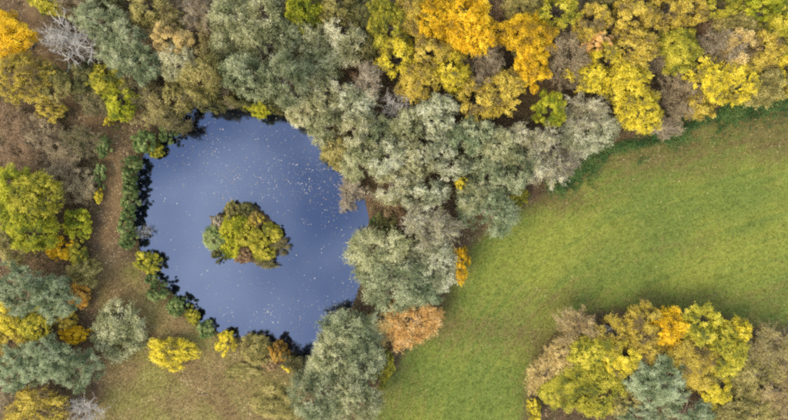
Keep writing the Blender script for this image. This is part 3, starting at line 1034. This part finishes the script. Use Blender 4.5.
    ('shrub', 'ylgrn', 154, 150, 9, 8, 2.4, 'yellowish shrub at the upper left corner of the pond', G6),
    ('twigs', 'moss', 178, 122, 16, 11, 6, 'dark twiggy bush over the water at the upper left bend', G6),
    ('shrub', 'green', 166, 132, 10, 9, 4, 'small dark green bush at the upper left bend of the pond', G6),
    ('shrub', 'green', 134, 164, 8, 9, 4.4, 'green bush between path and pond, uppermost of the narrow row', G6),
    ('shrub', 'green', 131, 177, 9, 9, 4.4, 'green bush between path and pond, second from the top of the narrow row', G6),
    ('shrub', 'green', 130, 190, 9, 9, 4.4, 'green bush between path and pond, third from the top of the narrow row', G6),
    ('shrub', 'green', 129, 203, 9, 9, 4.4, 'green bush between path and pond, fourth from the top of the narrow row', G6),
    ('shrub', 'green', 128, 215, 8, 8.5, 4.4, 'green bush between path and pond, fifth from the top of the narrow row', G6),
    ('shrub', 'green', 127, 227, 8, 8, 4.4, 'green bush between path and pond, second from the bottom of the narrow row', G6),
    ('shrub', 'green', 129, 241, 10, 9, 4.4, 'green bush between path and pond, lowest of the narrow row', G6),
    ('shrub', 'ylgrn', 146, 262, 12, 13, 3.5, 'yellow-olive bush at the left shore leaning over the water', G6),
    ('palebush', 'tan', 144, 231, 7, 8, 2.2, 'thin pale twigs over the water at the left shore', G6),
    ('shrub', 'green', 152, 279, 7, 6, 2, 'small green bush on the lower left shore, above two round ones', G6),
    ('shrub', 'green', 158, 293, 11, 10, 4, 'round green bush on the lower left shore, upper of two', G6),
    ('shrub', 'green', 177, 307, 11, 10, 4, 'round green bush on the lower left shore, lower of two', G6),
    ('shrub', 'ylgrn', 193, 316, 9, 8, 2.2, 'small yellow-green bush beside the lower round green one', G6),
    ('shrub', 'green', 205, 330, 10, 8, 2.2, 'low green bush at the bottom shore left of the yellow one', G6),
    ('shrub', 'yellow', 225, 341, 12, 10, 2.8, 'yellow bush on the bottom shore of the pond', G6),
    ('brush', 'olive', 256, 350, 17, 14, 3, 'olive bush on the bottom shore right of the yellow one', G6),
    ('shrub', 'orange', 279, 350, 9, 12, 5, 'orange shrub on the bottom shore beside the olive bush', G6),
    ('shrub', 'yellow', 290, 364, 9, 8, 2.5, 'small bright yellow shrub left of the lower pale willow', G6),
    ('twigs', 'moss', 296, 362, 13, 10, 6, 'dark twiggy bush over the water at the bottom shore', G6),
    ('shrub', 'rust', 270, 362, 10, 8, 2, 'rusty low shrub between olive bush and yellow shrub', G6),
    ('brush', 'olive', 272, 404, 20, 16, 1.2, 'low olive brush at the bottom edge of the clearing', G9),
    ('brush', 'olive', 242, 372, 15, 8, .9, 'flat yellowish brush in the clearing below the olive shore bush', G9),
    # ---- island
    ('brush', 'green', 216, 238, 12, 13, 2.21, 'green bush on the left tip of the island', G7),
    ('shrub', 'moss', 219, 252, 9, 8, 1.87, 'dark green bush on the lower left of the island', G7),
    ('shrub', 'mauve', 219, 222, 8, 8, 2.21, 'mauve-brown shrub on the upper left of the island', G7),
    ('shrub', 'olive', 232, 211, 11, 9, 2.55, 'olive shrub at the top of the island', G7),
    ('shrub', 'moss', 247, 210, 10, 8, 2.38, 'dark shrub at the top right of the olive one on the island', G7),
    ('brush', 'lime', 234, 227, 13, 12, 2.89, 'lime bush left of the island middle', G7),
    ('shrub', 'ochre', 256, 219, 9, 9, 2.72, 'dull gold shrub on the upper right of the island', G7),
    ('brush', 'ylgrn', 248, 235, 13, 12, 3.06, 'yellow-green bush in the middle of the island', G7),
    ('shrub', 'ylgrn', 272, 233, 12, 11, 2.55, 'yellowish bush on the right of the island', G7),
    ('brush', 'ylgrn', 262, 250, 12, 10, 2.38, 'yellow-olive bush on the lower right of the island', G7),
    ('brush', 'lime', 232, 247, 11, 10, 2.55, 'green bush on the lower middle of the island', G7),
    ('shrub', 'rust', 244, 255, 10, 9, 2.12, 'reddish brown shrub on the bottom of the island', G7),
    ('twigs', 'moss', 281, 246, 8, 9, 2.04, 'dark bare bush on the right tip of the island', G7),
    ('twigs', 'moss', 266, 262, 11, 7, 1.7, 'dark bare bush on the bottom right of the island', G7),
    # ---- copse
    ('bare', 'tan', 574, 330, 22, 20, 5.8, 'tan half-bare tree at the top left of the copse', G5),
    ('willow', 'ochre', 612, 330, 18, 17, 5.8, 'dusty mustard tree between two autumn crowns at the copse top', G5),
    ('willow', 'tan', 549, 374, 20, 20, 4.3, 'tan tree at the left side of the copse facing the meadow', G5),
    ('tree', 'ylgrn', 592, 352, 20, 18, 6.5, 'yellow-green tree inside the copse right of the tan trees', G5),
    ('tree', 'ylgrn', 566, 388, 20, 22, 5.8, 'yellow-green tree at lower left of the copse', G5),
    ('tree', 'ylgrn', 598, 392, 25, 24, 6.5, 'large speckled olive-yellow tree left of the grey-green one in the copse', G5),
    ('tree', 'yellow', 620, 358, 18, 18, 7.2, 'soft yellow tree just left above the grey-green copse tree', G5),
    ('shrub', 'yellow', 534, 412, 8, 12, 2.9, 'small bright yellow tree at the bottom left foot of the copse', G5),
    ('tree', 'ochre', 642, 328, 20, 18, 7.2, 'dull gold tree at the copse top left of the orange-gold one', G5),
    ('tree', 'gold', 668, 330, 17, 17, 7.2, 'orange-gold tree at the top of the copse', G5),
    ('tree', 'ylgrn', 698, 324, 18, 18, 7.2, 'pale olive-green tree at the copse top near the meadow', G5),
    ('tree', 'ochre', 690, 362, 23, 24, 7.9, 'large amber tree right of the grey-green copse tree', G5),
    ('tree', 'ylgrn', 722, 350, 19, 22, 7.2, 'green-yellow tree on the right side of the copse', G5),
    ('tree', 'yellow', 736, 334, 12, 14, 6.5, 'bright yellow crown on the upper right corner of the copse', G5),
    ('tree', 'yellow', 712, 388, 18, 16, 6.5, 'yellow tree at the lower right of the copse', G5),
    ('willow', 'tan', 566, 352, 17, 15, 5, 'tan tree at the copse side between two other tan ones', G5),
    ('tree', 'ochre', 646, 352, 16, 13, 6.5, 'dull ochre tree right above the round grey-green copse tree', G5),
    ('pine', 'blue', 656, 384, 28, 25, 8.6, 'round grey-green tree in the middle of the copse', G5),
    ('pine', 'blue', 684, 412, 24, 16, 7.2, 'dark grey-green tree at bottom edge below the amber copse tree', G5),
    ('pine', 'blue', 636, 416, 18, 12, 7.2, 'grey-green tree cut by bottom edge left of the dark one in the copse', G5),
    ('willow', 'olive', 726, 414, 17, 12, 5, 'low dark olive bush-like tree at bottom edge under the yellow copse tree', G5),
    ('tree', 'olive', 622, 400, 14, 14, 6, 'small olive tree squeezed left of the round grey-green copse tree', G5),
    ('bare', 'olive', 768, 346, 24, 24, 5, 'brownish half-bare tree right of the copse near the right edge', G5),
    ('willow', 'olive', 756, 376, 22, 22, 4.3, 'tan-olive tree below the brownish half-bare one right of copse', G5),
    ('bare', 'tan', 784, 388, 22, 24, 5, 'reddish tan half-bare tree cut by the lower right edge', G5),
    ('willow', 'olive', 750, 408, 22, 18, 4.3, 'dull olive bush-like tree at bottom edge right of the copse', G5),
]
for t in TREES:
    plant(*t)


# ------------------------------------------------------------------ grass, litter, floating leaves, undergrowth
def scatter(n, x0, x1, y0, y1, seed):
    r = np.random.default_rng(seed)
    return np.stack([r.uniform(x0, x1, n), r.uniform(y0, y1, n)], axis=1), r


def grass_tufts(name, label, sel, n, seed, blades=4, L0=.22, L1=.42, wid=.06, over=None):
    p, r = scatter(n, -86, 86, -47, 47, seed)
    p = p[sel(p, r)]
    z = ground_z(p)
    m = len(p)
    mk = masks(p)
    if over:
        for k, v in over.items():
            mk[k] = np.full(m, v)
    base = np.repeat(np.concatenate([p, z[:, None]], axis=1), blades, axis=0)
    k = len(base)
    a = r.uniform(0, 6.283, k)
    el = r.uniform(.35, 1.2, k)
    d = np.stack([np.cos(a) * np.cos(el), np.sin(a) * np.cos(el), np.sin(el)], axis=1)
    L = r.uniform(L0, L1, k)[:, None]
    side = np.stack([-np.sin(a), np.cos(a), np.zeros(k)], axis=1) * wid * r.uniform(.6, 1.3, k)[:, None]
    base[:, 2] -= .01
    v = np.stack([base - side * .5, base + side * .5, base + d * L], axis=1).reshape(-1, 3)
    f = np.arange(k * 3).reshape(-1, 3)
    at_ = {q: np.repeat(w, blades * 3) for q, w in mk.items()}
    at_['rnd'] = np.repeat(np.clip(np.repeat(r.uniform(.15, .95, m), blades) + r.normal(size=k) * .12, 0, 1), 3)
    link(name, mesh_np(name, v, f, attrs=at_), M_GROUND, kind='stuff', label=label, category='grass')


grass_tufts('meadow_grass', 'short green grass covering the meadow', lambda p, r: (masks(p)['grass'] > r.uniform(.1, .9, len(p))), 150000, 21)
grass_tufts('clearing_grass', 'dry tan grass of the clearing', lambda p, r: (masks(p)['clear'] > r.uniform(.1, .9, len(p))) & (sd_water(p) > .4), 150000, 22, L0=.2, L1=.4)

VERGE = np.array([at(x, y) for x, y in [(560, 186), (592, 160), (612, 150), (645, 142), (684, 128), (720, 114), (760, 104), (820, 92)]])


def verge():
    p, r = scatter(45000, 30, 86, 2, 26, 31)
    d = pdist(p, VERGE)
    p = p[d < np.abs(r.normal(size=len(p))) * 2.1 * (.35 + .65 * (wob(p * 1.4) > -.3))]
    z = ground_z(p)
    n = len(p) * 7
    q = np.repeat(np.concatenate([p, z[:, None]], axis=1), 7, axis=0)
    q = q + r.normal(size=(n, 3)) * np.array([.18, .18, 0])
    q[:, 2] += r.uniform(.05, .75, n)
    L = r.uniform(.16, .34, n)
    v, f = leaf_quads(q, r.normal(size=(n, 3)) * .6 + np.array([0, 0, .9]), r.normal(size=(n, 3)), L, L * .5)
    me = mesh_np('verge_weeds', v, f, face_attrs={'rnd': r.uniform(0, 1, n), 'rnd2': r.uniform(0, 1, n), 'clump': r.uniform(.2, .8, n)})
    link('verge_weeds', me, foliage('verge', [(.04, .09, .025), (.075, .155, .04), (.115, .20, .05), (.17, .24, .065)]), kind='stuff',
         label='deep green weeds along the top edge of the meadow', category='weeds')


verge()


def undergrowth():
    p, r = scatter(20000, -86, 86, -47, 47, 41)
    mk = masks(p)
    s = sd_water(p)
    p = p[(mk['grass'] < .2) & (mk['clear'] < .15) & (mk['path'] < .3) & (s > .6)]
    k = 26
    n = len(p) * k
    q = np.repeat(np.concatenate([p, ground_z(p)[:, None]], axis=1), k, axis=0)
    sz = np.repeat(r.uniform(.25, .8, len(p)), k)[:, None]
    q = q + r.normal(size=(n, 3)) * np.array([.55, .55, 0]) * sz
    q[:, 2] += r.uniform(.02, 1.0, n) * sz[:, 0]
    L = r.uniform(.14, .30, n)
    v, f = leaf_quads(q, r.normal(size=(n, 3)) * .6 + np.array([0, 0, .9]), r.normal(size=(n, 3)), L, L * .5)
    me = mesh_np('undergrowth', v, f, face_attrs={'rnd': r.uniform(0, 1, n), 'rnd2': r.uniform(0, 1, n), 'clump': np.repeat(r.uniform(0, 1, len(p)), k)})
    link('undergrowth', me, foliage('undergrowth', [(.09, .075, .03), (.17, .13, .06), (.23, .17, .085), (.17, .18, .05)]), kind='stuff',
         label='brown and green undergrowth on the woodland floor', category='undergrowth')


undergrowth()


def shore_weeds():
    p, r = scatter(60000, -54, 0, -32, 26, 71)
    sdw = sd_water(p)
    p = p[(sdw > -.12) & (sdw < np.abs(r.normal(size=len(p))) * .9 + .1) & (r.uniform(0, 1, len(p)) < .45 + .5 * wob(p * 1.7))]
    k = 7
    n = len(p) * k
    q = np.repeat(np.concatenate([p, np.maximum(ground_z(p), WATER_Z)[:, None]], axis=1), k, axis=0)
    q = q + r.normal(size=(n, 3)) * np.array([.16, .16, 0])
    q[:, 2] += r.uniform(.02, .55, n)
    L = r.uniform(.14, .36, n)
    v, f = leaf_quads(q, r.normal(size=(n, 3)) * .7 + np.array([0, 0, .9]), r.normal(size=(n, 3)), L, L * .38)
    me = mesh_np('shore_weeds', v, f, face_attrs={'rnd': r.uniform(0, 1, n), 'rnd2': r.uniform(0, 1, n), 'clump': np.repeat(r.uniform(0, 1, len(p)), k)})
    link('shore_weeds', me, foliage('shore', [(.05, .06, .02), (.11, .12, .035), (.18, .17, .06), (.28, .23, .10)]), kind='stuff',
         label='low green and tan weeds along the rim of the pond', category='weeds')


shore_weeds()


def fallen_leaves():
    p, r = scatter(150000, -86, 86, -47, 47, 51)
    mk = masks(p)
    s = sd_water(p)
    edge = np.clip(1 - mk['grass'], 0, 1) + .35 * mk['dry'] * mk['grass'] + .04
    p = p[(r.uniform(0, 1, len(p)) < edge) & (s > .3)]
    n = len(p)
    c = np.concatenate([p, (ground_z(p) + r.uniform(.02, .07, n))[:, None]], axis=1)
    L = r.uniform(.12, .30, n)
    v, f = leaf_quads(c, r.normal(size=(n, 3)) * .35 + np.array([0, 0, 1.0]), r.normal(size=(n, 3)), L, L * .65)
    me = mesh_np('fallen_leaves', v, f, face_attrs={'rnd': r.uniform(0, 1, n), 'rnd2': r.uniform(0, 1, n), 'clump': r.uniform(0, 1, n)})
    link('fallen_leaves', me, foliage('fallen', [(.12, .065, .03), (.30, .18, .07), (.50, .34, .14), (.66, .52, .27)]), kind='stuff',
         label='fallen brown and tan leaves strewn over path and clearing', category='leaves')


fallen_leaves()


def floating_leaves():
    p, r = scatter(26000, -52, -2, -30, 22, 61)
    s = sd_water(p)
    dens = np.clip(.035 + .42 * np.clip(wob(p * np.array([.9, 1.7]) + 17) - .12, 0, 1) + .16 * np.exp(-((p[:, 1] - 11) / 5) ** 2), 0, 1)
    p = p[(s < -.3) & (r.uniform(0, 1, len(p)) < dens)]
    for x, y, k, sp in ((270, 312, 34, 1.0), (268, 318, 22, .8), (305, 222, 9, .35), (308, 204, 8, .5), (152, 228, 26, .8), (150, 236, 18, .6), (196, 158, 20, 1.2)):
        cx, cy = at(x, y)
        p = np.concatenate([p, r.normal(size=(k, 2)) * sp + np.array([cx, cy])])
    p = p[sd_water(p) < -.15]
    n = len(p)
    c = np.concatenate([p, np.full((n, 1), WATER_Z + .012) + r.uniform(0, .01, (n, 1))], axis=1)
    L = .08 + .20 * r.uniform(0, 1, n) ** 4
    v, f = leaf_quads(c, r.normal(size=(n, 3)) * .06 + np.array([0, 0, 1.0]), r.normal(size=(n, 3)), L, L * .7)
    me = mesh_np('floating_leaves', v, f, face_attrs={'rnd': r.uniform(0, 1, n), 'rnd2': r.uniform(0, 1, n), 'clump': r.uniform(0, 1, n)})
    link('floating_leaves', me, foliage('floating', [(.34, .26, .13), (.48, .40, .25), (.60, .54, .40), (.70, .66, .58)]), kind='stuff',
         label='small pale leaves floating on the pond', category='leaves')


floating_leaves()


def fallen_branch():
    T = Tubes()
    r = np.random.default_rng(5)
    x, y = at(203, 394)
    z = float(ground_z(np.array([[x, y]]))[0]) + .06
    main = curve_pts(r, (x - 1.1, y, z), (x + 1.2, y + .12, z + .05), 7, .04)
    T.add(main, np.linspace(.07, .03, 7), 6)
    T.add(curve_pts(r, main[3], main[3] + np.array([.5, .45, .06]), 4, .08), np.linspace(.035, .015, 4), 5)
    T.add(curve_pts(r, main[4], main[4] + np.array([.4, -.38, .08]), 4, .08), np.linspace(.03, .012, 4), 5)
    o = link('fallen_branch', T.mesh('fallen_branch'), BARK['dark'])
    o['label'] = 'thin dark fallen branch lying in the clearing'
    o['category'] = 'branch'


fallen_branch()
